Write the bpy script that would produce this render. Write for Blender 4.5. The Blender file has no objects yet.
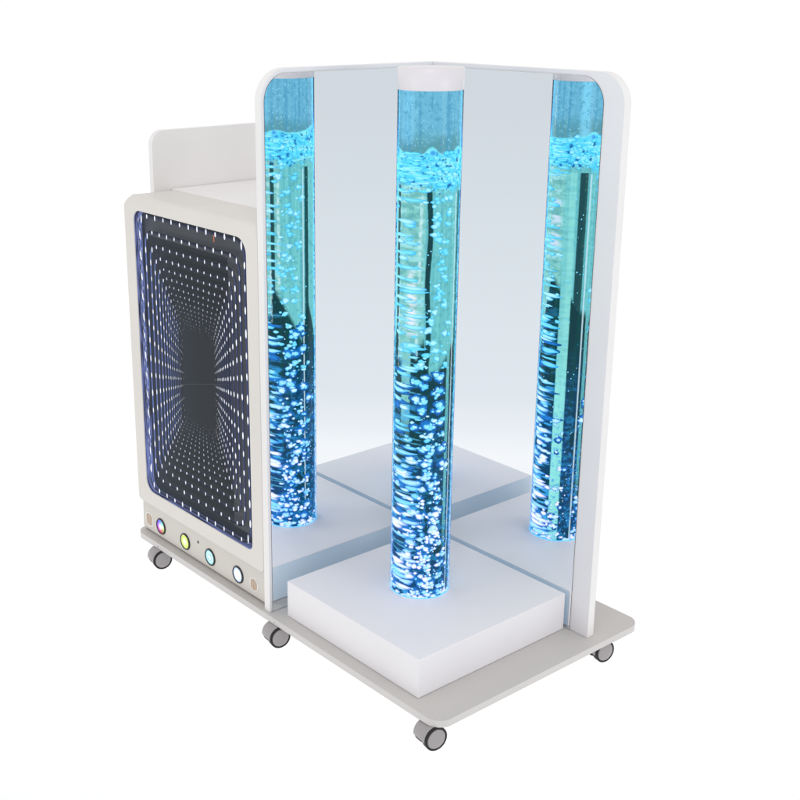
import bpy, bmesh, math, random
import numpy as np
from mathutils import Vector, noise, Matrix
random.seed(7)
C = bpy.context.scene.collection
PI = math.pi

# ------------------------------------------------------------------ materials
def nodes(name):
    m = bpy.data.materials.new(name); m.use_nodes = True
    nt = m.node_tree; nt.nodes.clear()
    out = nt.nodes.new('ShaderNodeOutputMaterial')
    return m, nt, out

def laminate(name, col, rough=0.42, spec=0.35, bump=0.02, var=0.02):
    """matt painted board: faint large mottling and a fine orange-peel bump"""
    m, nt, out = nodes(name)
    p = nt.nodes.new('ShaderNodeBsdfPrincipled')
    tc = nt.nodes.new('ShaderNodeTexCoord')
    n = nt.nodes.new('ShaderNodeTexNoise'); n.inputs['Scale'].default_value = 5; n.inputs['Detail'].default_value = 4
    nt.links.new(tc.outputs['Object'], n.inputs['Vector'])
    r = nt.nodes.new('ShaderNodeValToRGB')
    a = [max(0, c*(1-var)) for c in col]; b = [min(1, c*(1+var)) for c in col]
    r.color_ramp.elements[0].position = .3; r.color_ramp.elements[1].position = .7
    r.color_ramp.elements[0].color = (*a, 1); r.color_ramp.elements[1].color = (*b, 1)
    nt.links.new(n.outputs['Fac'], r.inputs['Fac'])
    nt.links.new(r.outputs['Color'], p.inputs['Base Color'])
    n2 = nt.nodes.new('ShaderNodeTexNoise'); n2.inputs['Scale'].default_value = 900
    nt.links.new(tc.outputs['Object'], n2.inputs['Vector'])
    bp = nt.nodes.new('ShaderNodeBump'); bp.inputs['Strength'].default_value = bump; bp.inputs['Distance'].default_value = .001
    nt.links.new(n2.outputs['Fac'], bp.inputs['Height']); nt.links.new(bp.outputs['Normal'], p.inputs['Normal'])
    p.inputs['Roughness'].default_value = rough
    p.inputs['Specular IOR Level'].default_value = spec
    nt.links.new(p.outputs[0], out.inputs[0])
    return m

def emis(name, col, s=1.0, gloss=0.0):
    m, nt, out = nodes(name)
    e = nt.nodes.new('ShaderNodeEmission'); e.inputs[0].default_value = (*col, 1); e.inputs[1].default_value = s
    nt.links.new(e.outputs[0], out.inputs[0])
    return m

def attr_emis(name, s=1.0, rough=.15, spec=0.5):
    """emission from the colour attribute 'col' with a wet gloss over it"""
    m, nt, out = nodes(name)
    a = nt.nodes.new('ShaderNodeAttribute'); a.attribute_name = 'col'
    p = nt.nodes.new('ShaderNodeBsdfPrincipled')
    p.inputs['Base Color'].default_value = (0, 0, 0, 1)
    p.inputs['Roughness'].default_value = rough
    p.inputs['Specular IOR Level'].default_value = spec
    nt.links.new(a.outputs['Color'], p.inputs['Emission Color'])
    p.inputs['Emission Strength'].default_value = s
    nt.links.new(p.outputs[0], out.inputs[0])
    return m

M_panel  = laminate('white_panel_laminate', (.80, .785, .80))
M_edge   = laminate('panel_edge_band', (.84, .825, .81))
M_board  = laminate('base_board_laminate', (.555, .532, .512))
M_bedge  = laminate('base_board_edge_band', (.64, .62, .605))
M_cab    = laminate('warm_white_cabinet', (.735, .705, .66))
M_side  = laminate('side_board_laminate', (.84, .825, .81))
M_ctrl   = laminate('control_panel_plastic', (.655, .625, .575), rough=.35)
M_tray   = laminate('tray_laminate', (.88, .865, .85))
M_plinth = laminate('plinth_white', (.83, .815, .835))
M_cap    = laminate('tube_cap_plastic', (.74, .71, .735), rough=.3)
M_dark   = laminate('dark_gap', (.08, .075, .075), rough=.6)
M_hood   = laminate('caster_grey_plastic', (.345, .325, .333), rough=.32, spec=.5)
M_tyre   = laminate('caster_black_rubber', (.012, .012, .013), rough=.5)
M_metal  = laminate('caster_stem_steel', (.35, .35, .36), rough=.3)
M_slat   = laminate('speaker_slat_tan', (.60, .47, .36), rough=.5)
M_slat2  = laminate('speaker_slat_light', (.80, .76, .71), rough=.5)
M_ring   = laminate('button_black_ring', (.01, .01, .012), rough=.2, spec=.6)

def mirror_mat():
    m, nt, out = nodes('silvered_mirror')
    g = nt.nodes.new('ShaderNodeBsdfGlossy'); g.inputs['Roughness'].default_value = 0.0
    tc = nt.nodes.new('ShaderNodeTexCoord'); n = nt.nodes.new('ShaderNodeTexNoise'); n.inputs['Scale'].default_value = 1.5
    r = nt.nodes.new('ShaderNodeValToRGB')
    r.color_ramp.elements[0].color = (.94, .958, .975, 1); r.color_ramp.elements[1].color = (.95, .965, .98, 1)
    nt.links.new(tc.outputs['Object'], n.inputs['Vector']); nt.links.new(n.outputs['Fac'], r.inputs['Fac'])
    nt.links.new(r.outputs['Color'], g.inputs['Color'])
    nt.links.new(g.outputs[0], out.inputs[0])
    return m
M_mirror = mirror_mat()

def shell_mat(name, tint=(1, 1, 1), ior=1.45):
    """thin clear acrylic: clear with a fresnel sheen"""
    m, nt, out = nodes(name)
    t = nt.nodes.new('ShaderNodeBsdfTransparent'); t.inputs[0].default_value = (*tint, 1)
    g = nt.nodes.new('ShaderNodeBsdfGlossy'); g.inputs['Roughness'].default_value = .03
    g.inputs['Color'].default_value = (.75, .88, .95, 1)
    f = nt.nodes.new('ShaderNodeFresnel'); f.inputs['IOR'].default_value = ior
    mx = nt.nodes.new('ShaderNodeMixShader')
    nt.links.new(f.outputs[0], mx.inputs[0]); nt.links.new(t.outputs[0], mx.inputs[1]); nt.links.new(g.outputs[0], mx.inputs[2])
    nt.links.new(mx.outputs[0], out.inputs[0])
    return m

# ------------------------------------------------------------------ mesh helpers
def link(name, me, mats, parent=None, loc=(0, 0, 0), smooth=False):
    o = bpy.data.objects.new(name, me); C.objects.link(o); o.location = loc
    for m in (mats if isinstance(mats, (list, tuple)) else [mats]): me.materials.append(m)
    if parent: o.parent = parent
    if smooth:
        for p in me.polygons: p.use_smooth = True
    return o

def from_bm(name, bm, mats, parent=None, loc=(0, 0, 0), smooth=False):
    bmesh.ops.recalc_face_normals(bm, faces=bm.faces)
    me = bpy.data.meshes.new(name); bm.to_mesh(me); bm.free()
    return link(name, me, mats, parent, loc, smooth)

def thing(name, label, cat, loc=(0, 0, 0), group=None):
    o = bpy.data.objects.new(name, None); C.objects.link(o); o.location = loc
    o.empty_display_size = .05
    o['label'] = label; o['category'] = cat
    if group: o['group'] = group
    return o

def rrect(a0, a1, b0, b1, r, seg=10):
    """rounded rectangle outline; r = radius or (r at a0b0, a1b0, a1b1, a0b1)"""
    if not isinstance(r, (tuple, list)): r = (r,)*4
    pts = []
    for (cx, cy, rr, t0) in ((a0, b0, r[0], PI), (a1, b0, r[1], 1.5*PI), (a1, b1, r[2], 0), (a0, b1, r[3], .5*PI)):
        sx = 1 if cx == a0 else -1; sy = 1 if cy == b0 else -1
        n = seg
        for k in range(n+1):
            t = t0 + .5*PI*k/n
            pts.append((cx+sx*rr + rr*math.cos(t), cy+sy*rr + rr*math.sin(t)))
            if rr <= 0: break
    return pts

def to3(pt, axis, d):
    a, b = pt
    return (a, b, d) if axis == 'z' else ((a, d, b) if axis == 'y' else (d, a, b))

def prism(bm, pts, axis, lo, hi, bevel=.0, side_mat=0, cap_mat=0):
    v0 = [bm.verts.new(to3(p, axis, lo)) for p in pts]
    v1 = [bm.verts.new(to3(p, axis, hi)) for p in pts]
    n = len(pts); fs = []
    f = bm.faces.new(v0); f.material_index = cap_mat; c0 = f
    f = bm.faces.new(v1[::-1]); f.material_index = cap_mat; c1 = f
    for i in range(n):
        f = bm.faces.new((v0[i], v0[(i+1) % n], v1[(i+1) % n], v1[i])); f.material_index = side_mat; fs.append(f)
    if bevel:
        ed = list({e for c in (c0, c1) for e in c.edges})
        bmesh.ops.bevel(bm, geom=ed, offset=bevel, segments=2, affect='EDGES', profile=.6, clamp_overlap=True)

def slab(name, pts, axis, lo, hi, mats, parent, bevel=.0012, side_mat=0, cap_mat=0, loc=(0, 0, 0)):
    bm = bmesh.new(); prism(bm, pts, axis, lo, hi, bevel, side_mat, cap_mat)
    return from_bm(name, bm, mats, parent, loc)

def box(bm, x0, x1, y0, y1, z0, z1, bevel=0):
    prism(bm, [(x0, y0), (x1, y0), (x1, y1), (x0, y1)], 'z', z0, z1, 0)

def boxobj(name, x0, x1, y0, y1, z0, z1, mat, parent, bevel=.0015, loc=(0, 0, 0)):
    bm = bmesh.new(); box(bm, x0, x1, y0, y1, z0, z1)
    if bevel: bmesh.ops.bevel(bm, geom=list(bm.edges), offset=bevel, segments=2, affect='EDGES', profile=.6)
    return from_bm(name, bm, mat, parent, loc)

def lathe(bm, prof, seg=64, mtx=None, mi=0):
    rings = []
    for r, z in prof:
        if r < 1e-6: rings.append([bm.verts.new((0, 0, z))])
        else: rings.append([bm.verts.new((r*math.cos(2*PI*k/seg), r*math.sin(2*PI*k/seg), z)) for k in range(seg)])
    for a, b in zip(rings, rings[1:]):
        for k in range(seg):
            k2 = (k+1) % seg
            if len(a) == 1: f = bm.faces.new((a[0], b[k], b[k2]))
            elif len(b) == 1: f = bm.faces.new((a[k], a[k2], b[0]))
            else: f = bm.faces.new((a[k], a[k2], b[k2], b[k]))
            f.material_index = mi; f.smooth = True
    if mtx is not None:
        bmesh.ops.transform(bm, matrix=mtx, verts=[v for r in rings for v in r])

def loft(bm, outlines, close_first=False, close_last=False):
    rings = [[bm.verts.new(p) for p in o] for o in outlines]
    n = len(rings[0])
    for a, b in zip(rings, rings[1:]):
        for k in range(n): bm.faces.new((a[k], a[(k+1) % n], b[(k+1) % n], b[k]))
    if close_first: bm.faces.new(rings[0])
    if close_last: bm.faces.new(rings[-1][::-1])
    return rings

# ------------------------------------------------------------------ measured layout (metres)
T = .0223; H = 1.2
WL, WR = .4668, .5294            # how far the left and right screens reach
ML, MR, MT = .4594, .4803, 1.1909
BX, BY, BL, YB, BT = .5596, .4759, .588, .1526, .0157
FLOOR = -.0665

# ------------------------------------------------------------------ wheeled base
base = thing('wheeled_base', 'low pale grey rounded board on small grey casters, carrying everything else', 'trolley base', (0, 0, FLOOR))
def L(z): return (0, 0, -FLOOR)   # children keep world numbers
bm = bmesh.new(); prism(bm, rrect(-BL, BX, -BY, YB, .034, 14), 'z', -BT, 0, .0012, side_mat=1, cap_mat=0)
from_bm('board', bm, [M_board, M_bedge], base, (0, 0, -FLOOR))

def disc_mtx(side, off):   # disc axis along local x
    return Matrix.Translation((off, 0, 0)) @ Matrix.Rotation(side*PI/2, 4, 'Y')
R_W = .0245
def make_caster():
    """root mesh = grey hood; children: two wheels (tyre ring + grey hub), stem"""
    bm = bmesh.new()
    n = 28; outer = []
    t0, t1 = math.radians(-5), math.radians(192)
    prof = []
    for k in range(n+1):
        t = t0 + (t1-t0)*k/n
        prof.append((R_W*1.03*math.cos(t), R_W*1.03*math.sin(t)))
    inner = [(x*.80, z*.80) for x, z in prof][::-1]
    pts = prof + inner
    v0 = [bm.verts.new((-.0235, y, z)) for y, z in pts]; v1 = [bm.verts.new((.0165, y, z)) for y, z in pts]
    m = len(pts)
    for k in range(m): bm.faces.new((v0[k], v0[(k+1) % m], v1[(k+1) % m], v1[k]))
    for k in range(n):
        a, b, c, d = k, k+1, m-2-k, m-1-k
        bm.faces.new((v0[a], v0[b], v0[c], v0[d])); bm.faces.new((v1[a], v1[b], v1[c], v1[d]))
    # web between the wheels
    prism(bm, rrect(-.012, .012, -.010, .016, .004, 4), 'x', -.003, .003)
    hood = from_bm('caster', bm, M_hood, base)
    for p in hood.data.polygons: p.use_smooth = True
    mod = hood.modifiers.new('soft', 'BEVEL'); mod.width = .0012; mod.segments = 2; mod.limit_method = 'ANGLE'
    kids = []
    for s in (-1, 1):
        bm = bmesh.new()
        r = R_W*(1.03 if s > 0 else .985)
        lathe(bm, [(r*.85, -.0120), (r*.96, -.0120), (r*.985, -.0105), (r, -.0012), (r, .0018), (r*.97, .003), (r*.87, .0032), (r*.83, .002)], 48, disc_mtx(s, s*.0185))
        w = from_bm('tyre', bm, M_tyre, hood, smooth=True)
        bm = bmesh.new()
        lathe(bm, [(0, .0046), (r*.35, .0045), (r*.70, .0040), (r*.80, .0030), (r*.84, .0016), (r*.84, -.006), (0, -.006)], 48, disc_mtx(s, s*.0185))
        h = from_bm('wheel_hub', bm, M_hood, hood, smooth=True)
        kids += [w, h]
    bm = bmesh.new(); lathe(bm, [(0, .012), (.006, .012), (.006, .032), (.0, .032)], 20)
    kids.append(from_bm('stem', bm, M_metal, hood))
    return hood, kids
hood, kids = make_caster()
AX = math.radians(-9)
spots = [(.528, -.4655), (.0265, -.4700), (-.477, -.4705), (.528, .048)]
labels = ['caster under the near rounded corner of the board, below the plinth', 'caster under the long left edge, below the left mirror post',
          'caster under the far left corner, below the illuminated buttons', 'caster under the right-hand corner, mostly hidden by the board']
for i, (x, y) in enumerate(spots):
    if i == 0: c = hood
    else:
        c = hood.copy(); C.objects.link(c); c.parent = base
        for k in kids:
            kk = k.copy(); C.objects.link(kk); kk.parent = c
    c.location = (x, y, R_W*1.03); c.rotation_euler = (0, 0, AX)
    c['label'] = labels[i]
    if i == 3:
        bm = bmesh.new(); prism(bm, rrect(-.007, .007, -.004, .002, .0015, 3), 'x', -.008, .008)
        b = from_bm('brake_pedal', bm, M_tyre, c); b.location = (-.012, -.022, -.004)
        bm = bmesh.new(); prism(bm, rrect(-.005, .005, -.001, .001, .0005, 3), 'x', -.002, .010)
        b = from_bm('mounting_plate', bm, M_metal, c); b.location = (.0, .024, .0225)

# ------------------------------------------------------------------ corner mirror screen
E_ = .0016
scr = thing('mirror_screen', 'tall white L-shaped corner screen with two rounded mirrors, behind the bubble tube', 'mirror screen', (0, 0, 0))
slab('left_panel', rrect(-WL, E_-.00005, .0003, H, (0, 0, 0, .066), 16), 'x', -T, -E_, [M_panel, M_edge], scr, side_mat=1)
slab('right_panel', rrect(-T, WR, .0003, H, (0, 0, .062, 0), 16), 'y', E_, T, [M_panel, M_edge], scr, side_mat=1)
scr.children[0].name = 'side_panel'; scr.children[1].name = 'side_panel'
for o, t in zip(list(scr.children), ('left panel, narrow end facing the viewer', 'right panel with a wide white border')): o['label'] = t
def mirror(pts, axis, lo, hi, face_d):
    bm = bmesh.new(); prism(bm, pts, axis, lo, hi, 0, side_mat=1, cap_mat=0)
    o = from_bm('mirror', bm, [M_mirror, M_dark], scr)
    return o
mirror(rrect(-ML, 0, .001, MT, (0, 0, 0, .056), 20), 'x', -E_+.0002, 0, 0)
mirror(rrect(0.0, MR, .001, MT, (0, 0, .055, 0), 20), 'y', 0, E_-.0002, 0)

# ------------------------------------------------------------------ plinth
GX, GY, PX, PY, PH = .0369, .0077, .4326, .4377, .0872
pl = bmesh.new(); prism(pl, [(GX, -GY-PY), (GX+PX, -GY-PY), (GX+PX, -GY), (GX, -GY)], 'z', .0008, PH)
bmesh.ops.bevel(pl, geom=list(pl.edges), offset=.0012, segments=2, affect='EDGES', profile=.6)
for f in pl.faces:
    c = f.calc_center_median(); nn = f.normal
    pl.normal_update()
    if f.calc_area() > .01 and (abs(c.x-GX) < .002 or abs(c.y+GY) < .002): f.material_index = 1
M_glow = laminate('plinth_painted_blue_glow', (.80, .86, .92))  # blue spill of the tube, painted as faint self-glow on the back faces
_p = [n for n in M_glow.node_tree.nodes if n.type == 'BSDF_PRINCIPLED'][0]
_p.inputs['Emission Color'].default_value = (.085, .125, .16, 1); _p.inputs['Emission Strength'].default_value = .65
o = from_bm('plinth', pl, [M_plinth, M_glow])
o['label'] = 'square white plinth between the mirrors with the glowing tube standing on it'; o['category'] = 'plinth'

# ------------------------------------------------------------------ bubble tube
TX, TY, RT = .2376, -.2288, .0651
ZC = 1.1645
tube = thing('bubble_tube', 'tall clear cylinder of glowing blue bubbling water with a white cap', 'bubble tube', (TX, TY, PH))
RC = .0618
def sm(a, b, x):
    t = np.clip((x-a)/(b-a), 0, 1); return t*t*(3-2*t)
NA, NZ = 288, 800
az = np.linspace(-180, 180, NA, endpoint=False); zz = np.linspace(PH+.001, ZC-.0005, NZ)
A, Z = np.meshgrid(az, zz)
def fbm(sx, sz, seed, oct=3):
    out = np.empty(A.shape)
    ca = np.cos(np.radians(az))*sx; sa = np.sin(np.radians(az))*sx
    for j, z in enumerate(zz):
        for i in range(NA):
            out[j, i] = noise.fractal(Vector((ca[i]+seed, sa[i], z*sz+seed*1.7)), 1.0, 2.0, oct)
    return out
n_fine = fbm(7, 110, 3)         # speckle
n_flat = fbm(1.6, 95, 11)       # lens-like horizontal streaks
n_vert = fbm(9, 2.0, 23)        # vertical streaks
n_big = fbm(1.6, 9, 31, 2)
def dist(a0): return np.abs((A-a0+180) % 360-180)
lens = np.maximum.reduce([1-sm(34, 44, dist(-88)), 1-sm(26, 36, dist(104))])      # faces where bubbles read as flat lenses
def mix(c, d, t): return c*(1-t[..., None]) + np.array(d)*t[..., None]
col = np.zeros(A.shape+(3,)) + np.array((.12, .50, .56))                        # teal water
col = mix(col, (.20, .66, .68), np.clip(.5+n_vert*.9, 0, 1))
col = mix(col, (.27, .66, .60), lens*.65)
bd = sm(.02, .35, n_flat)*lens*sm(.60, .72, Z)
col = mix(col, (.42, .86, .92), bd*.6)
bd = sm(-.15, -.45, n_flat)*lens*sm(.60, .72, Z)
col = mix(col, (.12, .42, .44), bd*.6)
col = mix(col, (.07, .36, .42), sm(.1, .5, n_fine)*.45)
# dark lower water, with a pointed dark shape climbing into two dark lines
def dark_cone(a0, top, wide):
    d = (A-a0+180) % 360-180
    zt = top - np.where(d > 0, d*.0062, -d*wide)
    return sm(.012, -.012, Z-zt-.01*n_big)
dk = np.zeros(A.shape)
dk = np.maximum(dk, dark_cone(-46, .668, .0009)); dk = np.maximum(dk, dark_cone(-112, .70, .0022))
dk = np.maximum(dk, dark_cone(95, .74, .0012)); dk = np.maximum(dk, dark_cone(170, .66, .003))
dk = np.maximum(dk, sm(.42, .25, Z)*.93)
dk = np.maximum(dk, (1-sm(4.2, 5.4, dist(-39.5+2.0*np.sin(Z*30))))*(Z < .975)*.985)
dk = np.maximum(dk, (1-sm(4.0, 6.0, dist(-110)))*(Z < .98)*.96)
dk = np.maximum(dk, (1-sm(7.5, 9.5, dist(35)))*(Z < .97)*.95)
dk = np.maximum(dk, (1-sm(4.5, 6.0, dist(171)))*(Z < .97)*.95)
strip = (1-sm(9, 12, dist(-82)))*sm(.44, .52, Z)                                   # pale centre strip in the dark part
dk = dk*(1-strip*.95)
pale = (1-sm(10, 12.5, dist(60)))
dk = dk*(1-pale*.97)
edge_s = (1-sm(3.5, 5, dist(8)))*sm(.15, .3, Z); dk = dk*(1-edge_s*.8)
lowt = sm(.62, .28, Z)
dcol = np.zeros(A.shape+(3,)) + np.array((.003, .045, .058))
dcol = mix(dcol, (.004, .065, .20), lowt*np.clip(.75+n_big, 0, 1))
dcol = mix(dcol, (.01, .17, .36), sm(.05, .5, n_flat)*lowt)
dcol = mix(dcol, (.003, .075, .07), sm(0, .5, n_vert)*.7*(1-lowt*.7))
col = mix(col, (0, 0, 0), np.zeros(A.shape))
col = col*(1-dk[..., None]) + dcol*dk[..., None]
col = mix(col, (.30, .80, .76), pale*(.45+.35*np.clip(.5+n_vert*1.5, 0, 1))*(Z < .97)*np.clip(.8+n_flat*.9, .3, 1))
col = mix(col, (.34, .95, .90), pale*sm(.62, .4, Z)*.55)
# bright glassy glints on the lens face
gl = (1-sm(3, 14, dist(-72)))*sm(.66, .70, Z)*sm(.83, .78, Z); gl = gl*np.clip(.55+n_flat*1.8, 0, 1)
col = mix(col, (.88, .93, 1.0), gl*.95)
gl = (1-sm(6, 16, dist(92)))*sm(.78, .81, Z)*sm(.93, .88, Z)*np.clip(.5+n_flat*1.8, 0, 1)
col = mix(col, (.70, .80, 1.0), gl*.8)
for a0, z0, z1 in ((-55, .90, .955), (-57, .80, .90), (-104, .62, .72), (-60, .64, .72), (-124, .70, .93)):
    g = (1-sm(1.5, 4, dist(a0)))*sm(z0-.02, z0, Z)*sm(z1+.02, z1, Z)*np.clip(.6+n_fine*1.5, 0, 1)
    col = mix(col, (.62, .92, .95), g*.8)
# thin white seam lines
for a0, w in ((20, .9), (180.5, .9)):
    g = (1-sm(w, w+1.2, dist(a0)))*(Z < .965)
    col = mix(col, (.62, .86, .95), g*.85)
# blue caustic blotches, stronger low down
bl = sm(.08, .42, n_flat)*lens*sm(.80, .30, Z)
col = mix(col, (.05, .46, 1.0), bl*.85)
bl = sm(.12, .40, n_fine)*(1-lens)*sm(.60, .2, Z)
col = mix(col, (.03, .32, .80), bl*.6)
# thin horizontal ripples
for k in range(16):
    z0 = random.uniform(.12, .62); tilt = random.uniform(-.00012, .00012)
    g = sm(.0016, .0006, np.abs(Z-z0-.004*np.cos(np.radians(A+88))**2-tilt*A))*lens
    col = mix(col, (.12, .55, .85), g*.7)
# foam band and the damp, speckled air space above
bump = .013*np.exp(-(dist(-38)/13)**2) + .011*np.exp(-(dist(-122)/16)**2) + .012*np.exp(-(dist(20)/18)**2) + .012*np.exp(-(dist(150)/20)**2)
ztop = 1.044 + bump + .004*n_big + .003*n_flat - .003*lens
zbot = .985 + .012*n_big + .012*n_fine - .018*(1-lens)*np.clip(.5+.5*np.cos(np.radians(A*3)), 0, 1)
foam = sm(-.003, .003, ztop-Z)*sm(-.006, .006, Z-zbot)
fc = np.zeros(A.shape+(3,)) + np.array((.10, .72, 1.0))
fc = mix(fc, (.30, .95, 1.0), sm(.0, .45, n_flat)*.9)
fc = mix(fc, (.02, .30, .75), sm(-.12, -.45, n_fine+n_flat*.4)*.8)
fc = mix(fc, (.01, .12, .40), sm(-.25, -.55, n_fine)*.9)
fc = mix(fc, (.04, .38, .70), sm(.006, .002, np.abs(Z-1.006-.004*n_big))*lens*.75)
col = col*(1-foam[..., None]) + fc*foam[..., None]
air = sm(-.0015, .0015, Z-ztop)
ac = np.zeros(A.shape+(3,)) + np.array((.15, .49, .70))
ac = mix(ac, (.10, .32, .36), sm(1.10, 1.058, Z+.02*n_big)*.85)
ac = mix(ac, (.07, .33, .56), sm(.0, .4, n_vert)*.6)
ac = mix(ac, (.21, .66, .95), (1-sm(6, 20, dist(-88)))*.75*np.clip(.8+n_flat*.8, 0, 1)*sm(1.05, 1.1, Z))
ac = mix(ac, (.24, .74, 1.0), (1-sm(3, 16, dist(40)))*.8)
ac = mix(ac, (.24, .74, 1.0), (1-sm(3, 12, dist(140)))*.8)
ac = mix(ac, (.20, .58, .78), sm(.25, .5, n_fine)*.45)
ac = mix(ac, (.07, .32, .48), sm(-.30, -.5, n_fine)*.5)
col = col*(1-air[..., None]) + ac*air[..., None]
# rim of the foam surface
rim = sm(.0022, .0008, np.abs(Z-ztop)); col = mix(col, (.20, .85, 1.0), rim*.8)
col = np.clip(col, 0, 1.2)

def grid_mesh(name, X, Y, Zz, cols, wrap):
    nz, na = X.shape
    v = np.stack([X, Y, Zz], -1).reshape(-1, 3)
    j, i = np.meshgrid(np.arange(nz-1), np.arange(na if wrap else na-1), indexing='ij')
    i2 = (i+1) % na
    f = np.stack([j*na+i, j*na+i2, (j+1)*na+i2, (j+1)*na+i], -1).reshape(-1, 4)
    me = bpy.data.meshes.new(name)
    me.vertices.add(len(v)); me.vertices.foreach_set('co', v.ravel())
    me.loops.add(f.size); me.loops.foreach_set('vertex_index', f.ravel())
    me.polygons.add(len(f)); me.polygons.foreach_set('loop_start', np.arange(len(f))*4)
    me.update(calc_edges=True)
    a = me.color_attributes.new('col', 'FLOAT_COLOR', 'POINT')
    cc = np.concatenate([cols.reshape(-1, 3), np.ones((len(v), 1))], 1)
    a.data.foreach_set('color', cc.ravel().astype(np.float32))
    me.polygons.foreach_set('use_smooth', np.ones(len(f), bool))
    return me
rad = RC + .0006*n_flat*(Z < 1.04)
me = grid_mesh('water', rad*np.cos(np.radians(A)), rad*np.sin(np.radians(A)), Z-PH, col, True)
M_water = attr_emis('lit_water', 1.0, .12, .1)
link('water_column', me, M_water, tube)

# bubbles: soft domes lying on the water surface just inside the acrylic
BV, BF, BC = [], [], []
def blob(a0, z0, da, dz, edge, centre, bulge=.0022, rough=.18):
    """da in degrees, dz in metres: half sizes"""
    seg = 16; rings = (1.0, .78, .5, .22)
    ph = random.uniform(0, 9); b = len(BV)
    R0 = RC + .0004
    wob = [1 + rough*noise.noise(Vector((math.cos(2*PI*k/seg)*1.3+ph, math.sin(2*PI*k/seg)*1.3, ph))) * 2 for k in range(seg)]
    for q in rings:
        h = bulge*math.sqrt(max(0, 1-q*q))
        for k in range(seg):
            t = 2*PI*k/seg; w = wob[k]*q
            a = math.radians(a0 + da*w*math.cos(t)); z = z0 + dz*w*math.sin(t)
            z = min(max(z, PH+.0012), ZC-.002)
            BV.append(((R0+h)*math.cos(a), (R0+h)*math.sin(a), z-PH))
            m = min(1, max(0, (1-q)*1.9 + .25*math.sin(t)))
            BC.append([edge[c]*(1-m)+centre[c]*m for c in range(3)])
    a = math.radians(a0); BV.append(((R0+bulge)*math.cos(a), (R0+bulge)*math.sin(a), z0-PH)); BC.append(list(centre))
    for r in range(len(rings)-1):
        for k in range(seg):
            BF.append((b+r*seg+k, b+r*seg+(k+1) % seg, b+(r+1)*seg+(k+1) % seg, b+(r+1)*seg+k))
    c = b+len(rings)*seg
    for k in range(seg): BF.append((b+(len(rings)-1)*seg+k, b+(len(rings)-1)*seg+(k+1) % seg, c))

def halo(a, z, da, dz):
    blob(a, z, da, dz, (.004, .07, .24), (.010, .20, .66), bulge=.0003, rough=.35)
def tones(z):
    low = max(0, min(1, (.62-z)/.40))
    r = random.random()
    edge = (.03*(1-low)+.004*low, .46*(1-low)+.15*low, .85*(1-low)+.70*low)
    c_hi = (.16+.34*r*r, .74+.18*r, 1.0)
    c_lo = (.22+.90*r, .76+.34*r, 1.2)
    cen = tuple(c_hi[i]*(1-low)+c_lo[i]*low for i in range(3))
    return edge, cen
LENS = [(-88, 40), (104, 32)]
def in_lens(a):
    return any(abs((a-c+180) % 360-180) < w for c, w in LENS)
# 1 flat lens-shaped bubbles with curved ends
for c, w in LENS:
    z = .10
    while z < .975:
        low = max(0, min(1, (.66-z)/.5))
        for _ in range(1 if random.random() > .35+.3*low else 2):
            dz = random.uniform(.0022, .0052)*(1+.45*low)
            da = random.choice([random.uniform(9, 16), random.uniform(16, 30), random.uniform(22, 34)])
            if z < .62 and random.random() < .3: halo(c+random.uniform(-1, 1)*w*.5, z-.003, da*1.25, dz*1.5)
            blob(c+random.uniform(-1, 1)*(w-da*.6)*.9, z+random.uniform(-.004, .004), da, dz, *tones(z), bulge=.0016, rough=.22)
            if random.random() < .5:
                blob(c+random.uniform(-1, 1)*w, z+random.uniform(-.006, .006), random.uniform(4, 9), dz*.8, *tones(z), bulge=.0016)
        z += random.uniform(.009, .022)*(1.15-.40*low)
# 2 clumps of small bubbles rising
def clump(a, z, n, spread):
    for _ in range(n):
        s = random.uniform(.0020, .0052)
        da = math.degrees(s/RC)*random.uniform(.9, 1.5)
        aa = a+random.gauss(0, spread); zz_ = z+random.gauss(0, spread*.0009)
        if z < .60 and random.random() < .32: halo(aa, zz_, da*1.9, s*1.8)
        blob(aa, zz_, da, s*random.uniform(.7, 1.0), *tones(z), rough=.22)
    if z > .5 or random.random() < .75:
        s = random.uniform(.0055, .0088); aa = a+random.gauss(0, spread*.6)
        if z < .6 and random.random() < .45: halo(aa, z, math.degrees(s/RC)*1.8, s*1.5)
        blob(aa, z, math.degrees(s/RC)*random.uniform(.9, 1.3), s*.72, *tones(z), rough=.30)
def path(a0, wob, z0, z1, step, n, spread):
    z = z0
    while z < z1:
        low = max(0, min(1, (.6-z)/.45))
        a = a0 + wob*math.sin(z*23+a0) + wob*.6*math.sin(z*61+1.3*a0)
        clump(a, z, int(n*(1+.7*low)*random.uniform(.5, 1.4))+1, spread*(1+.5*low))
        z += step*random.uniform(.6, 1.4)*(1-.35*low)
path(-24, 9, .095, .98, .026, 3, 5.5)
path(-8, 7, .095, .97, .036, 3, 4.5)
path(-140, 9, .095, .98, .026, 3, 6)
path(-160, 9, .095, .97, .030, 3, 6)
path(-40, 5, .095, .66, .030, 3, 5)
path(178, 6, .095, .55, .06, 2, 5)
path(55, 9, .095, .40, .050, 2, 6)
path(-62, 6, .10, .70, .045, 2, 5)
# 3 scattered pin bubbles everywhere
for _ in range(900):
    a = random.uniform(-180, 180); z = .09+.88*random.random()**1.3
    if in_lens(a) and random.random() < .75: continue
    s = random.uniform(.0006, .0019)
    blob(a, z, math.degrees(s/RC), s, *tones(z), bulge=.0008, rough=.1)
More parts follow.
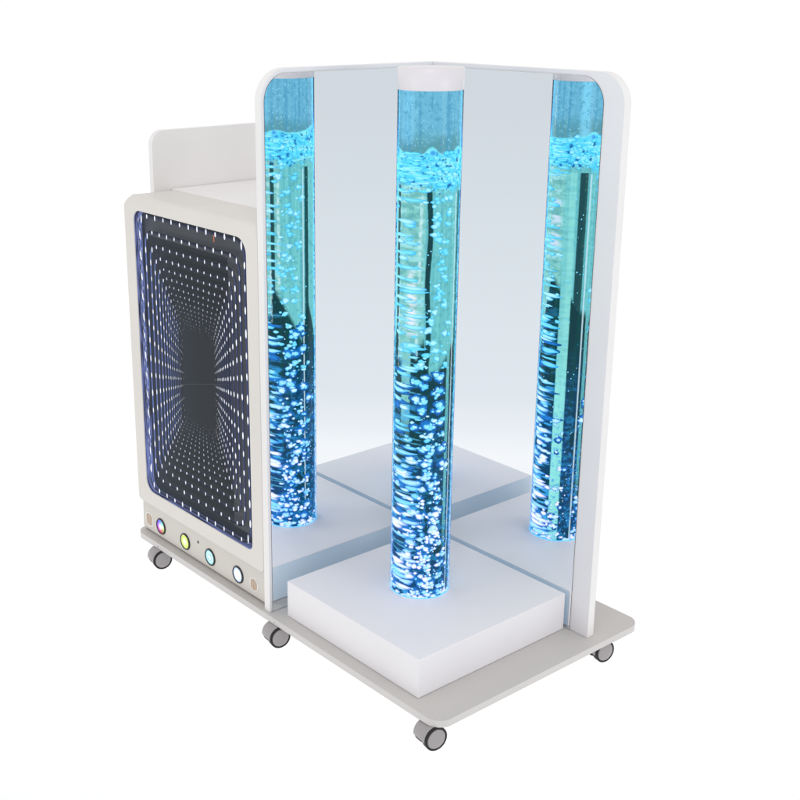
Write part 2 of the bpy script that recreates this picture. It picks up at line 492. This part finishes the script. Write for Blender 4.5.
# 4 foam bubbles and droplets above
for _ in range(330):
    a = random.uniform(-180, 180); z = random.gauss(1.012, .018)
    if z > 1.048 or z < .972: continue
    s = random.uniform(.002, .006); fl = in_lens(a)
    r = random.random()
    blob(a, z, math.degrees(s/RC)*(3.2 if fl else 1.2), s*(.55 if fl else .75), (.02, .42, .82), (.12+.25*r*r, .76+.14*r, 1.0), bulge=.0022)
for a, z in ((-37, 1.047), (22, 1.046), (-118, 1.046), (150, 1.046)):
    blob(a, z, 6.5, .0062, (.16, .72, .98), (.05, .36, .80), bulge=.002, rough=.05)
for _ in range(420):
    a = random.uniform(-180, 180); z = random.uniform(1.06, 1.16); s = random.uniform(.0004, .0013)
    d = random.random() < .4
    blob(a, z, math.degrees(s/RC), s*1.2, (.05, .28, .45) if d else (.15, .5, .7), (.08, .36, .55) if d else (.35, .78, .92), bulge=.0005, rough=.1)
# 5 foot of the column: bright froth
for _ in range(90):
    a = random.uniform(-180, 180); z = PH+abs(random.gauss(.003, .008)); s = random.uniform(.002, .0052)
    blob(a, z, math.degrees(s/RC)*1.5, s*.8, (.02, .28, .85), (.35+.55*random.random(), .85, 1.0))
me = bpy.data.meshes.new('bubbles'); me.from_pydata(BV, [], BF)
a = me.color_attributes.new('col', 'FLOAT_COLOR', 'POINT')
a.data.foreach_set('color', np.concatenate([np.array(BC), np.ones((len(BC), 1))], 1).ravel().astype(np.float32))
bub = link('bubbles', me, attr_emis('bubble_light', 1.08, .1, .15), tube, smooth=True); bub['kind'] = 'stuff'

bm = bmesh.new()
lathe(bm, [(RT, 0.0005), (RT, ZC-PH)], 96)
link_o = from_bm('acrylic_tube', bm, shell_mat('clear_acrylic', ior=1.14), tube, smooth=True)
bm = bmesh.new(); lathe(bm, [(RT-.001, .0001), (RT+.0004, .0001), (RT+.0004, .0012), (RT-.001, .0016)], 96)
from_bm('foot_glow_ring', bm, emis('foot_glow_blue', (.10, .45, 1.0), 1.7), tube)  # added glowing ring that spills blue onto the plinth
bm = bmesh.new()
lathe(bm, [(0, 0), (RT+.0002, 0), (RT+.0004, .0010), (RT+.0004, .0412), (RT-.0006, .0422), (0, .0425)], 96)
from_bm('cap', bm, M_cap, tube, (0, 0, ZC-PH))

# ------------------------------------------------------------------ infinity light cabinet
cab = thing('light_cabinet', 'warm white cabinet with dark dotted light panel and four glowing buttons', 'cabinet', (-.3, -.2, 0))
def P(o):   # parent keeping world coordinates
    o.location = (o.location.x+.3, o.location.y+.2, o.location.z); return o
X0, X1 = -.5765, -.0237
# body behind the front frame
P(slab('body', rrect(X0+.0005, X1-.0005, .0015, .8811, (0, 0, .028, .0185), 10), 'y', -.425, .128, M_cab, cab))
P(slab('tray', rrect(X0+.002, X1-.001, -.333, .120, .003, 4), 'z', .8780, .8823, M_tray, cab, bevel=.0005))
P(slab('side_board', rrect(-.381, .130, .0015, 1.0255, (0, 0, .03, .034), 12), 'x', -.5940, X0-.0006, [M_side, M_side], cab, bevel=.0015))
# window outline
WX0, WX1, WZ0, WZ1 = -.534, -.0660, .1275, .8500
def y3(pts, y): return [(a, y, b) for a, b in pts]
SG = 14
def match(x0, x1, z0, z1, r): return rrect(x0, x1, z0, z1, r, SG)
outer_f = match(X0+.001, X1-.001, .0905, .8635, (.012, .012, .014, .011))
outer_f2 = match(X0, X1, .0895, .8650, (.012, .012, .015, .012))
outer_m = match(X0, X1, .0890, .8815, (.012, .012, .029, .018))
inner_f = match(WX0-.001, WX1+.001, WZ0-.001, WZ1+.001, (.033, .019, .037, .027))
inner_m = match(WX0, WX1, WZ0, WZ1, (.032, .018, .036, .026))
bm = bmesh.new()
loft(bm, [y3(inner_m, -.446), y3(inner_m, -.466), y3(inner_f, -.467), y3(outer_f, -.467), y3(outer_f2, -.466),
          y3(match(X0, X1, .0890, .8708, (.012, .012, .020, .014)), -.4625),
          y3(match(X0, X1, .0890, .8765, (.012, .012, .025, .016)), -.4565),
          y3(outer_m, -.4475), y3(outer_m, -.4262)])
fr = P(from_bm('front_frame', bm, M_cab, cab))
for p in fr.data.polygons: p.use_smooth = False
for p in fr.data.polygons:
    if -.466 < p.center.y+0 < -.448 and abs(p.normal.y) > .02: p.use_smooth = True

# control panel strip with a rolled lower edge
bm = bmesh.new()
prof = [(-.430, .0012), (-.447, .0012)] + [(-.447-.010*math.sin(t), .0112-.010*math.cos(t)) for t in [k*PI/16 for k in range(1, 9)]] + [(-.457, .0865), (-.4552, .0884), (-.430, .0884)]
v0 = [bm.verts.new((X0+.0005, y, z)) for y, z in prof]; v1 = [bm.verts.new((X1-.0006, y, z)) for y, z in prof]
for k in range(len(prof)): bm.faces.new((v0[k], v0[(k+1) % len(prof)], v1[(k+1) % len(prof)], v1[k]))
bm.faces.new(v0); bm.faces.new(v1[::-1])
bmesh.ops.bevel(bm, geom=[e for e in bm.edges if abs(e.verts[0].co.x-e.verts[1].co.x) < 1e-5], offset=.003, segments=3, affect='EDGES', profile=.5)
cp = P(from_bm('control_panel', bm, M_ctrl, cab))

def ycyl(bm, x, z, prof, seg=40, mi=0):
    """lathe whose axis points out of the cabinet (-y); profile (r, out)"""
    lathe(bm, prof, seg, Matrix.Translation((x, -.457, z)) @ Matrix.Rotation(PI/2, 4, 'X'), mi)
# buttons
def button_face(name, fn):
    """lit disc with per-vertex colour"""
    V, F, K = [(0, 0, 0)], [], [fn(0, 0)]
    nr, seg = 14, 56
    for r in range(1, nr+1):
        for k in range(seg):
            q = r/nr; t = 2*PI*k/seg
            V.append((.0178*q*math.cos(t), -.0012*(1-q*q), .0178*q*math.sin(t))); K.append(fn(q, t))
    for k in range(seg): F.append((0, 1+k, 1+(k+1) % seg))
    for r in range(nr-1):
        for k in range(seg): F.append((1+r*seg+k, 1+(r+1)*seg+k, 1+(r+1)*seg+(k+1) % seg, 1+r*seg+(k+1) % seg))
    me = bpy.data.meshes.new(name); me.from_pydata(V, [], F)
    a = me.color_attributes.new('col', 'FLOAT_COLOR', 'POINT')
    for i, c in enumerate(K): a.data[i].color = (*c, 1)
    for p in me.polygons: p.use_smooth = True
    return me
def lerp(a, b, t): t = max(0, min(1, t)); return tuple(a[i]*(1-t)+b[i]*t for i in range(3))
import colorsys
def f_rainbow(q, t):
    # blue-violet left, magenta below, cyan upper right, yellow-green right, near-white core
    stops = [(0, (.9, .95, .5)), (45, (.15, .85, .85)), (95, (.15, .25, .95)), (150, (.18, .08, .75)), (200, (.55, .08, .8)), (250, (.75, .05, .35)), (290, (.55, .05, .05)), (330, (.45, .7, .1)), (360, (.9, .95, .5))]
    d = math.degrees(t) % 360
    for (a, c), (b, e) in zip(stops, stops[1:]):
        if a <= d <= b: cc = lerp(c, e, (d-a)/(b-a)); break
    return lerp((1, .92, 1), cc, (q-.15)/.55)
def f_yellow(q, t):
    c = lerp((.95, 1, .75), (.62, .86, .06), (q-.2)/.6)
    return lerp(c, (.80, .92, .45), (q-.85)/.1)
def f_cyan(q, t):
    c = lerp((.75, .95, 1.0), (.30, .74, .88), (q-.5)/.45)
    arc = .40 < q < .56 and not (20 < math.degrees(t) % 180 < 50)
    return lerp(c, (.15, .55, .72), .75) if arc else c
def f_white(q, t):
    return lerp((.97, .98, 1.0), (.45, .62, .95), (q-.55)/.4)
M_btn = attr_emis('button_light', 1.1, .1, .4)
ZB = .0375
for x, fn, lab in ((-.4870, f_rainbow, 'button lit in rainbow colours, next to the left speaker'), (-.3715, f_yellow, 'button lit yellow-green'),
                   (-.2590, f_cyan, 'button lit pale cyan with a ring of arrows'), (-.1405, f_white, 'button lit white and blue, next to the right speaker')):
    bm = bmesh.new()
    ycyl(bm, x, ZB, [(.0175, -.004), (.0178, .0030), (.0188, .0036), (.0205, .0030), (.0218, .0014), (.0218, -.003)])
    b = P(from_bm('button', bm, M_ring, cab)); b['label'] = lab
    f = link('lit_face', button_face('lit_face', fn), M_btn, b, (x, -.4585, ZB))
    if fn is f_cyan:      # two arrowheads on the ring
        bm = bmesh.new()
        for s in (1, -1):
            r = .0085; t = math.radians(35 if s == 1 else 215)
            c = Vector((x+r*math.cos(t), -.4600, ZB+r*math.sin(t)))
            u = Vector((math.cos(t), 0, math.sin(t))); w = Vector((-math.sin(t), 0, math.cos(t)))
            bm.faces.new([bm.verts.new(c+u*.003), bm.verts.new(c-u*.003), bm.verts.new(c+w*.004)])
        from_bm('arrow_mark', bm, emis('arrow_cyan', (.10, .50, .66)), b)
bm = bmesh.new(); ycyl(bm, -.3125, .0575, [(0, .0004), (.0036, .0004), (.0040, .0000)], 24)
P(from_bm('sensor_hole', bm, M_ring, cab))
for x, kk_, lab in ((-.5445, 1.0, 'speaker grille left of the rainbow button'), (-.0765, .86, 'speaker grille beside the mirror post')):
    z = .0370
    bm = bmesh.new()
    ycyl(bm, x, z, [(a*kk_, b) for a, b in [(.0165, .0004), (.0175, .0014), (.0200, .0012), (.0206, .0002)]], 48)
    g = P(from_bm('speaker_grille', bm, M_edge, cab)); g['label'] = lab
    bm = bmesh.new()
    for k in range(4):
        xx = x+kk_*(-.0108+.0072*k); hh = math.sqrt(max(0, (.0166*kk_)**2-(xx-x)**2))
        prism(bm, rrect(xx-.0017, xx+.0017, z-hh, z+hh, .0012, 3), 'y', -.4588, -.4574)
    from_bm('slats', bm, M_slat, g)
    bm = bmesh.new(); ycyl(bm, x, z, [(0, .0003), (.0168*kk_, .0003)], 40)
    from_bm('grille_back', bm, M_slat2, g)

# infinity panel: dark glass, outer light ring, inner rings modelled as its shrinking reflections
M_back = laminate('smoked_glass_back', (.017, .019, .025), rough=.35, spec=.25, bump=0)
M_grey = laminate('painted_reflection_grey', (.085, .087, .096), rough=.35, spec=.25, bump=0)
inf = P(slab('infinity_panel', rrect(WX0-.003, WX1+.003, WZ0-.003, WZ1+.003, .03, 8), 'y', -.4440, -.4405, M_back, cab, bevel=0))
inf['label'] = 'dark rounded light panel with dotted light tunnel'
off = (0, 0, 0)
def sub(name, bm, mat):
    return from_bm(name, bm, mat, inf, (0, 0, 0))
# lit walls inside the window opening
def strip_ring(bm, pts_o, pts_i, y0, y1):
    vo = [bm.verts.new((a, y0, b)) for a, b in pts_o]; vi = [bm.verts.new((a, y1, b)) for a, b in pts_i]
    n = len(vo)
    for k in range(n): bm.faces.new((vo[k], vo[(k+1) % n], vi[(k+1) % n], vi[k]))
def m_blue_lines(name, lo, hi, s=1.0):
    """blue lit edging: brighter on the left run, as in the photograph's panel; noise breaks it up"""
    m, nt, out = nodes(name)
    tc = nt.nodes.new('ShaderNodeTexCoord'); mp = nt.nodes.new('ShaderNodeMapping'); mp.inputs['Scale'].default_value = (8, 330, 16)
    n = nt.nodes.new('ShaderNodeTexNoise'); n.inputs['Scale'].default_value = 1; n.inputs['Detail'].default_value = 3
    r = nt.nodes.new('ShaderNodeValToRGB'); r.color_ramp.elements[0].position = .38; r.color_ramp.elements[1].position = .62
    r.color_ramp.elements[0].color = (*lo, 1); r.color_ramp.elements[1].color = (*hi, 1)
    e = nt.nodes.new('ShaderNodeEmission'); e.inputs[1].default_value = s
    nt.links.new(tc.outputs['Object'], mp.inputs[0]); nt.links.new(mp.outputs[0], n.inputs['Vector'])
    nt.links.new(n.outputs['Fac'], r.inputs['Fac']); nt.links.new(r.outputs['Color'], e.inputs[0]); nt.links.new(e.outputs[0], out.inputs[0])
    return m
bm = bmesh.new(); a_ = match(WX0+.0006, WX1-.0006, WZ0+.0006, WZ1-.0006, (.0315, .0175, .0355, .0255))
strip_ring(bm, a_, a_, -.4645, -.4445)
sub('lit_edge', bm, m_blue_lines('edge_blue', (.006, .007, .018), (.16, .20, .50)))
# lighter grey sheets painted as reflections at the top and right, and a glint
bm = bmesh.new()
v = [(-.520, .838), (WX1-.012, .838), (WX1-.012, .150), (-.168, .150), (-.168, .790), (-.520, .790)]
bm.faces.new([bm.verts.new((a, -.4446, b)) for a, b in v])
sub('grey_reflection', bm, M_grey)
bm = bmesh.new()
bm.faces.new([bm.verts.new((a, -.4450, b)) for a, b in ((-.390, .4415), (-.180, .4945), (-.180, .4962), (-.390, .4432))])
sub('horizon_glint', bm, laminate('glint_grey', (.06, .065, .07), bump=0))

CX_, CZ_ = (WX0+WX1)/2, (WZ0+WZ1)/2
A0, B0 = (WX1-WX0)/2-.016, (WZ1-WZ0)/2-.010
TXc, TZc = -.291, .476
dots = {0: [], 1: []}
DV, DF, DC = [], [], []
SV, SF, SC = [], [], []
NR = 22
for n in range(NR):
    s = 1/(1+.112*n+.0022*n*n)
    cx = CX_*s + TXc*(1-s); cz = CZ_*s + TZc*(1-s)
    a, b = A0*s, B0*s
    y = -.4600 + .00072*n
    bright = max(0, 1-n/16.5)**.8 if n < 16.5 else 0
    if bright <= .02: break
    r = .030*s + .004
    # thin glowing line of the ring
    seg = 10
    oo = rrect(cx-a, cx+a, cz-b, cz+b, r, seg)
    def line(w0, w1, fn, yy):
        po = rrect(cx-a-w0, cx+a+w0, cz-b-w0, cz+b+w0, r+w0, seg); pi = rrect(cx-a-w1, cx+a+w1, cz-b-w1, cz+b+w1, r+w1, seg)
        k0 = len(SV)
        for (p, q) in zip(po, pi):
            SV.append((p[0], yy, p[1])); SV.append((q[0], yy, q[1]))
            c = fn(p); SC.append(c); SC.append(c)
        m = len(po)
        for k in range(m):
            k2 = (k+1) % m
            SF.append((k0+2*k, k0+2*k2, k0+2*k2+1, k0+2*k+1))
    def side(p):
        return (cx-p[0])/a      # 1 left, -1 right
    def fl(p):
        t = max(0, (side(p)-.93)/.07); u = max(0, (-side(p)-.93)/.07); v = 1-max(t, u)
        c = [.17*t+.05*u+.026*v, .24*t+.065*u+.027*v, .66*t+.20*u+.07*v]
        return [k*bright+q*(1-bright) for k, q in zip(c, (.016, .018, .023))]
    if n < 13:
        line(.0016*s, -.0016*s, fl, y+.0003)
        line(.0060*s, .0016*s, lambda p: [k*.22 for k in fl(p)], y+.0004) if n < 9 else None
    # dots
    pos = []
    NXD, NZD = 12, 14
    for k in range(NXD+1):
        x = cx-a + 2*a*k/NXD
        if k in (0, NXD): continue
        pos += [(x, cz+b, 'h'), (x, cz-b, 'h')]
    for k in range(1, NZD):
        z = cz-b + 2*b*k/NZD
        pos += [(cx-a, z, 'v'), (cx+a, z, 'v')]
    for sx in (-1, 1):
        for sz in (-1, 1):
            pos.append((cx+sx*(a-r*.3), cz+sz*(b-r*.3), 'v'))
    for (x, z, o_) in pos:
        if n > 9 and random.random() < (n-9)*.07: continue
        fade = (1-.55*min(1, n/11)) if o_ == 'h' else 1
        j = .0006*s
        x += random.uniform(-j, j); z += random.uniform(-j, j)*2
        w = (.0027 if o_ == 'v' else .0029)*(s**.9)*random.uniform(.85, 1.15)
        h = (.0092 if o_ == 'v' else .0056)*(s**1.1)*random.uniform(.8, 1.2)
        if n == 0: h *= 1.15
        k0 = len(DV); m = 10
        g = min(1, bright*1.2)*fade
        c0 = (g, g, g); c1 = (.45*g, .55*g, .95*g)
        DV.append((x, y-.0006, z)); DC.append(c0)
        for q, cc in ((.7, c0), (1.0, c1)):
            for k in range(m):
                t = 2*PI*k/m; DV.append((x+w*q*math.cos(t), y-.0006+.0006*q, z+h*q*math.sin(t))); DC.append(cc)
        for k in range(m):
            DF.append((k0, k0+1+k, k0+1+(k+1) % m)); DF.append((k0+1+k, k0+1+m+k, k0+1+m+(k+1) % m, k0+1+(k+1) % m))
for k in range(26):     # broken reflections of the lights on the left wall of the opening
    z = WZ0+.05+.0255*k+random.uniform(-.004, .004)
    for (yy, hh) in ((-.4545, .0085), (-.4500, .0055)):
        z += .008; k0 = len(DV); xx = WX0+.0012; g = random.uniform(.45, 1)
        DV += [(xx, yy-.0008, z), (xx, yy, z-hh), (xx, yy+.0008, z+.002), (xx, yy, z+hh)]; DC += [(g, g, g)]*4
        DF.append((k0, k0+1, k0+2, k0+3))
def colmesh(name, V, F, K, mat):
    me = bpy.data.meshes.new(name); me.from_pydata(V, [], F)
    a = me.color_attributes.new('col', 'FLOAT_COLOR', 'POINT')
    a.data.foreach_set('color', np.concatenate([np.array(K), np.ones((len(K), 1))], 1).ravel().astype(np.float32))
    return link(name, me, mat, inf)
M_led = attr_emis('led_and_reflection', 1.15, .4, .1)
colmesh('light_lines', SV, SF, SC, attr_emis('led_glow', 1.0, .5, .1))
colmesh('leds_and_reflections', DV, DF, DC, M_led)['kind'] = 'stuff'
# one orange lead at the top edge
bm = bmesh.new(); prism(bm, rrect(-.1985, -.1945, .822, .838, .001, 2), 'y', -.4605, -.4595)
sub('orange_lead', bm, laminate('orange_wire', (.75, .25, .08)))
# clear cover sheet
bm = bmesh.new(); bm.faces.new([bm.verts.new(p) for p in y3(match(WX0+.001, WX1-.001, WZ0+.001, WZ1-.001, (.031, .017, .035, .025)), -.4632)])
sub('cover_glass', bm, shell_mat('cover_acrylic', ior=1.22))

# ------------------------------------------------------------------ floor and surroundings: a self-lit white studio sweep, greyer towards the viewer
def smooth_ramp(nt, frm, lo, hi):
    n = nt.nodes.new('ShaderNodeMapRange'); n.interpolation_type = 'SMOOTHSTEP'
    n.inputs['From Min'].default_value = lo; n.inputs['From Max'].default_value = hi
    nt.links.new(frm, n.inputs['Value']); return n.outputs['Result']
FRONT = (.707, -.707, 0)
m, nt, out = nodes('self_lit_floor')
tc = nt.nodes.new('ShaderNodeTexCoord')
dp = nt.nodes.new('ShaderNodeVectorMath'); dp.operation = 'DOT_PRODUCT'; dp.inputs[1].default_value = FRONT
nt.links.new(tc.outputs['Object'], dp.inputs[0])
mr = nt.nodes.new('ShaderNodeMapRange'); mr.inputs['From Min'].default_value = 0; mr.inputs['From Max'].default_value = 16
nt.links.new(dp.outputs['Value'], mr.inputs['Value'])
cr = nt.nodes.new('ShaderNodeValToRGB'); cr.color_ramp.interpolation = 'EASE'
stops = [(.90, (1, 1, 1)), (1.10, (.905, .925, .945)), (1.5, (.825, .855, .885)), (3.2, (.79, .825, .855)), (6.5, (.745, .78, .81)), (15, (.71, .74, .77))]
els = cr.color_ramp.elements
for i, (d, c) in enumerate(stops):
    el = els[i] if i < 2 else els.new(d/16)
    el.position = d/16; el.color = (*c, 1)
cr.color_ramp.interpolation = 'LINEAR'
nt.links.new(mr.outputs['Result'], cr.inputs['Fac'])
e = nt.nodes.new('ShaderNodeEmission'); nt.links.new(cr.outputs['Color'], e.inputs[0]); e.inputs[1].default_value = 1.01  # floor glows by itself; its light fall-off is painted along the front direction
nt.links.new(e.outputs[0], out.inputs[0])
bm = bmesh.new()
v = [bm.verts.new((40*math.cos(2*PI*k/64), 40*math.sin(2*PI*k/64), 0)) for k in range(64)]; bm.faces.new(v)
o = from_bm('floor', bm, m, None, (0, 0, FLOOR-.0005)); o['kind'] = 'structure'; o['label'] = 'self-lit white studio floor with painted fall-off'

w = bpy.data.worlds.new('World'); bpy.context.scene.world = w; w.use_nodes = True
nt = w.node_tree; nt.nodes.clear()
out = nt.nodes.new('ShaderNodeOutputWorld'); bg = nt.nodes.new('ShaderNodeBackground')
tc = nt.nodes.new('ShaderNodeTexCoord'); sp = nt.nodes.new('ShaderNodeSeparateXYZ')
nt.links.new(tc.outputs['Generated'], sp.inputs[0])
dp = nt.nodes.new('ShaderNodeVectorMath'); dp.operation = 'DOT_PRODUCT'; dp.inputs[1].default_value = FRONT
nt.links.new(tc.outputs['Generated'], dp.inputs[0])
f = smooth_ramp(nt, dp.outputs['Value'], -.35, .55)
up = smooth_ramp(nt, sp.outputs['Z'], .06, .85)
mx = nt.nodes.new('ShaderNodeMix'); mx.data_type = 'RGBA'
mx.inputs['A'].default_value = (1.0, 1.0, 1.0, 1); mx.inputs['B'].default_value = (.70, .728, .757, 1)
nt.links.new(f, mx.inputs['Factor'])
mx2 = nt.nodes.new('ShaderNodeMix'); mx2.data_type = 'RGBA'; mx2.inputs['B'].default_value = (.84, .83, .84, 1)
nt.links.new(up, mx2.inputs['Factor']); nt.links.new(mx.outputs['Result'], mx2.inputs['A'])
nt.links.new(mx2.outputs['Result'], bg.inputs[0]); bg.inputs[1].default_value = 1.01
nt.links.new(bg.outputs[0], out.inputs[0])

def area(name, loc, target, size, energy, col):
    l = bpy.data.lights.new(name, 'AREA'); l.size = size; l.energy = energy; l.color = col
    o = bpy.data.objects.new(name, l); C.objects.link(o); o.location = loc
    d = Vector(target)-Vector(loc); o.rotation_euler = d.to_track_quat('-Z', 'Y').to_euler()
    return o
area('added_fill', (-.6, -3.6, 1.3), (0, -.3, .5), 1.4, 12, (1, .97, .93))  # added area light that fills the viewer-facing fronts
area('added_overhead_fill', (1.1, -1.25, 2.5), (.15, -.15, .1), .7, 7, (.97, .98, 1))  # added area light that lifts the plinth top and mirror corner
area('added_fill', (3.6, .2, 1.2), (0, -.1, .4), 1.2, 16, (.98, .98, 1))  # second added fill, from the right

# ------------------------------------------------------------------ camera
cd = bpy.data.cameras.new('camera'); cam = bpy.data.objects.new('camera', cd); C.objects.link(cam)
yaw, pitch, roll, F_, PX_, PY_ = 0.88094, -0.30097, 0.0024, 1197.17, 344.608, 368.754
import json
cam.location = (1.9832, -1.8863, 1.3359)
fw = Vector((-math.sin(yaw)*math.cos(pitch), math.cos(yaw)*math.cos(pitch), math.sin(pitch)))
rt = Vector((math.cos(yaw), math.sin(yaw), 0)); upv = rt.cross(fw)
r2 = rt*math.cos(roll)+upv*math.sin(roll); u2 = -rt*math.sin(roll)+upv*math.cos(roll)
cam.rotation_euler = Matrix((r2, u2, -fw)).transposed().to_euler()
cd.sensor_width = 36; cd.lens = F_*36/800
cd.shift_x = (400-PX_)/800; cd.shift_y = (PY_-400)/800
cd.clip_start = .02; cd.clip_end = 200
sc = bpy.context.scene; sc.camera = cam
sc.render.engine = 'CYCLES'
sc.cycles.max_bounces = 24; sc.cycles.glossy_bounces = 20; sc.cycles.diffuse_bounces = 14; sc.cycles.transparent_max_bounces = 16
sc.cycles.use_denoising = True
sc.view_settings.view_transform = 'Standard'; sc.view_settings.look = 'None'; sc.view_settings.exposure = 0
